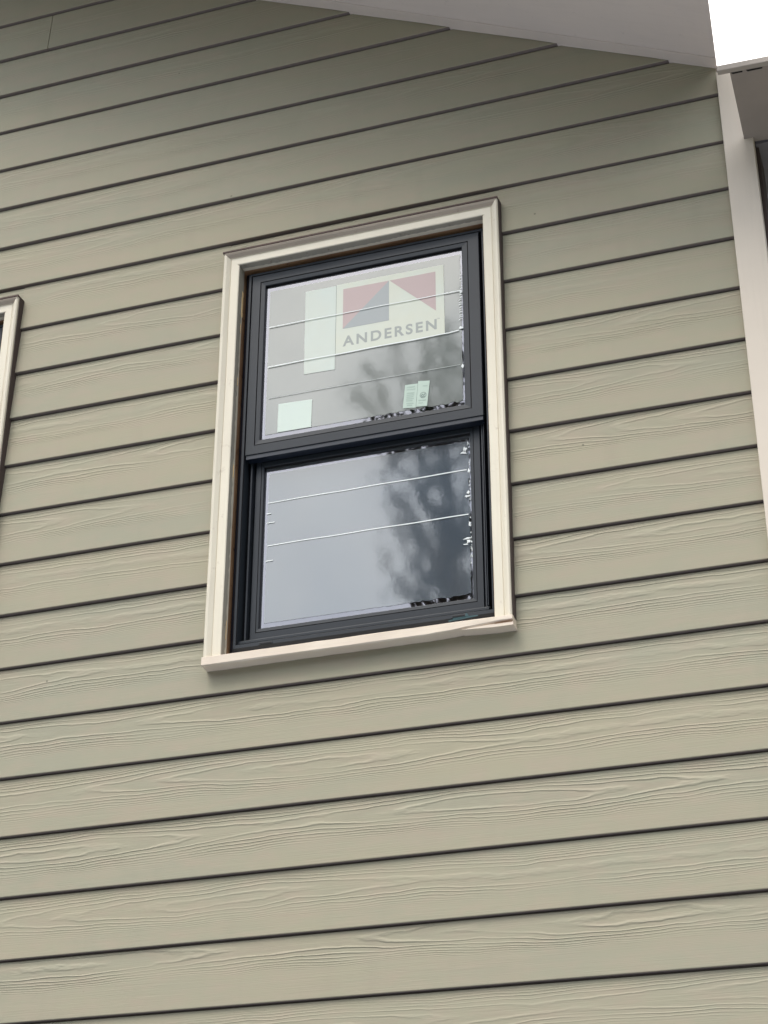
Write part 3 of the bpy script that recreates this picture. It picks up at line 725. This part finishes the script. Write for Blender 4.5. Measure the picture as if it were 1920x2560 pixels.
# ------------------------------------------------------------------ tree behind the viewer, mirrored in the glass
def mat_leaf():
    b = NB('dark_foliage'); oi = b.n('ShaderNodeTexCoord')
    n = b.noise(oi.outputs['Object'], 2.5, 3.0)
    c = b.mix(b.ramp(n, 0.35, 0, 0.65, 1), rgb(0.028, 0.045, 0.022), rgb(0.055, 0.075, 0.035))
    return b.done(b.bsdf(c, 0.7, 0.2))
def build_tree():
    base = Vector((-1.93, -10.2, GZ))
    t = thing('tree', 'tall bushy dark tree across the yard, mirrored in the window glass', 'tree', base)
    V = []; F = []
    def tube(p0, p1, r0, r1, n=7):
        a = len(V); d = (p1 - p0).normalized(); q = d.to_track_quat('Z', 'Y')
        for p, r in ((p0, r0), (p1, r1)):
            for i in range(n):
                th = 2 * math.pi * i / n; V.append(p + q @ Vector((r * math.cos(th), r * math.sin(th), 0)))
        for i in range(n):
            j = (i + 1) % n; F.append((a + i, a + j, a + n + j, a + n + i))
    LV = []; LF = []
    def leaf(p, s):
        q = Vector((rnd.gauss(0, 1), rnd.gauss(0, 1), rnd.gauss(0, 1))).normalized()
        w = q.orthogonal().normalized(); a = len(LV)
        LV.extend([p - q * s, p + w * s * 0.4, p + q * s, p - w * s * 0.4]); LF.append((a, a + 1, a + 2, a + 3))
    trunk = [Vector((0, 0, 0)), Vector((0.06, 0, 2.5)), Vector((-0.05, 0.05, 5)), Vector((-0.12, 0, 7.4)), Vector((-0.30, 0.05, 9.4)), Vector((-0.42, 0, 10.9))]
    rr = [0.24, 0.20, 0.15, 0.11, 0.07, 0.03]
    for i in range(5): tube(trunk[i], trunk[i + 1], rr[i], rr[i + 1], 10)
    def limb(p, q, r0, r1, wob=0.06, steps=6):
        pts = [p]
        for k in range(1, steps + 1):
            a = k / steps; c = p.lerp(q, a) + Vector((0, 0, 0.10 * math.sin(math.pi * a)))
            if k < steps: c += Vector((rnd.gauss(0, wob), rnd.gauss(0, wob), rnd.gauss(0, wob)))
            tube(pts[-1], c, r0 + (r1 - r0) * (k - 1) / steps, r0 + (r1 - r0) * a, 5); pts.append(c)
        return pts
    def tuft(c, rad, n, up=0.25):
        for _ in range(n):
            d = Vector((rnd.gauss(0, 1), rnd.gauss(0, 1), rnd.gauss(up, 0.8))).normalized()
            e = c + d * rad * rnd.uniform(0.5, 1.25)
            pts = limb(c, e, 0.010, 0.003, 0.02, 3)
            for p in pts[1:]:
                for _ in range(1): leaf(p + Vector((rnd.gauss(0, .05), rnd.gauss(0, .05), rnd.gauss(0, .05))), rnd.uniform(0.02, 0.045))
            leaf(e, 0.04)
    # leafy clusters (x from the trunk, height above ground, radius)
    cl = [(-0.62, 10.55, .38, 40), (-0.42, 10.15, .34, 34), (-0.86, 10.75, .28, 24), (-0.50, 9.50, .32, 22), (-0.74, 9.55, .20, 20), (-0.28, 9.20, .26, 28), (-0.98, 10.35, .16, 14), (-0.72, 9.98, .18, 16), (-0.92, 9.35, .13, 8), (-0.60, 8.95, .15, 8),
          (0.30, 10.6, .5, 40), (0.75, 10.0, .45, 36), (0.55, 9.2, .45, 30), (-0.15, 10.75, .35, 26), (0.95, 10.9, .4, 40), (0.1, 8.4, .35, 30), (0.0, 11.4, .4, 40), (-0.35, 8.75, .22, 14), (0.8, 8.3, .4, 30)]
    for cx, cz, rad, n in cl:
        for yo in (-0.25, 0.3):
            c = Vector((cx + rnd.gauss(0, .05), yo + rnd.gauss(0, .1), cz + rnd.gauss(0, .05)))
            h = max(4.6, cz - 1.1 - abs(cx) * 0.5); k = min(4, max(0, [i_ for i_ in range(5) if trunk[i_].z <= h][-1]))
            p = trunk[k].lerp(trunk[k + 1], (h - trunk[k].z) / (trunk[k + 1].z - trunk[k].z))
            limb(p, c, 0.045, 0.014); tuft(c, rad * 1.1, max(4, int(n * 0.33)))
    # upright leading shoots with sparse leaves
    for x0, x1, z1 in ((-0.80, -1.15, 11.70), (-0.66, -0.86, 11.95), (-0.52, -0.62, 12.05), (-0.45, -0.42, 12.0), (-0.30, -0.22, 11.8), (-0.86, -1.32, 11.35), (-0.05, 0.1, 12.2), (0.3, 0.6, 12.0)):
        pts = limb(Vector((x0, 0, 10.7)), Vector((x1, rnd.uniform(-.2, .2), z1)), 0.022, 0.004, 0.03, 8)
        for p in pts:
            for _ in range(7): leaf(p + Vector((rnd.gauss(0, .045), rnd.gauss(0, .06), rnd.gauss(0, .09))), rnd.uniform(0.02, 0.04))
            tuft(p, 0.14, 2, 1.0)
    link('trunk', V, F, M_BARK, t); link('crown', LV, LF, mat_leaf(), t)
    return t
build_tree()
# unseen far belt of trees, added to block light from the low sky
def added_woods():
    V = []; F = []
    import mathutils
    for i in range(64):
        th = math.pi * (0.98 + 1.04 * i / 63.0); d = rnd.uniform(24, 31)
        cx, cy = 0.0 + d * math.cos(th), -4 + d * math.sin(th); h = rnd.uniform(10.5, 13.0); r0 = rnd.uniform(2.4, 3.4)
        a = len(V); nu, nv = 12, 9
        for iv in range(nv + 1):
            ph = math.pi * iv / nv
            for iu in range(nu):
                t = 2 * math.pi * iu / nu; k = 1 + 0.35 * mathutils.noise.noise(Vector((iu * 1.3 + i, iv * 1.1, i * 3.1)))
                V.append((cx + r0 * k * math.sin(ph) * math.cos(t), cy + r0 * k * math.sin(ph) * math.sin(t), GZ + h * 0.5 * (1 - math.cos(ph) * k)))
        for iv in range(nv):
            for iu in range(nu):
                ju = (iu + 1) % nu; F.append((a + iv * nu + iu, a + iv * nu + ju, a + (iv + 1) * nu + ju, a + (iv + 1) * nu + iu))
    o = link('added_far_woods', V, F, mat_leaf()); o['kind'] = 'stuff'; o['label'] = 'unseen belt of dark trees added to block low sky light'; o['category'] = 'added_woods'
added_woods()

bpy.context.view_layer.update()
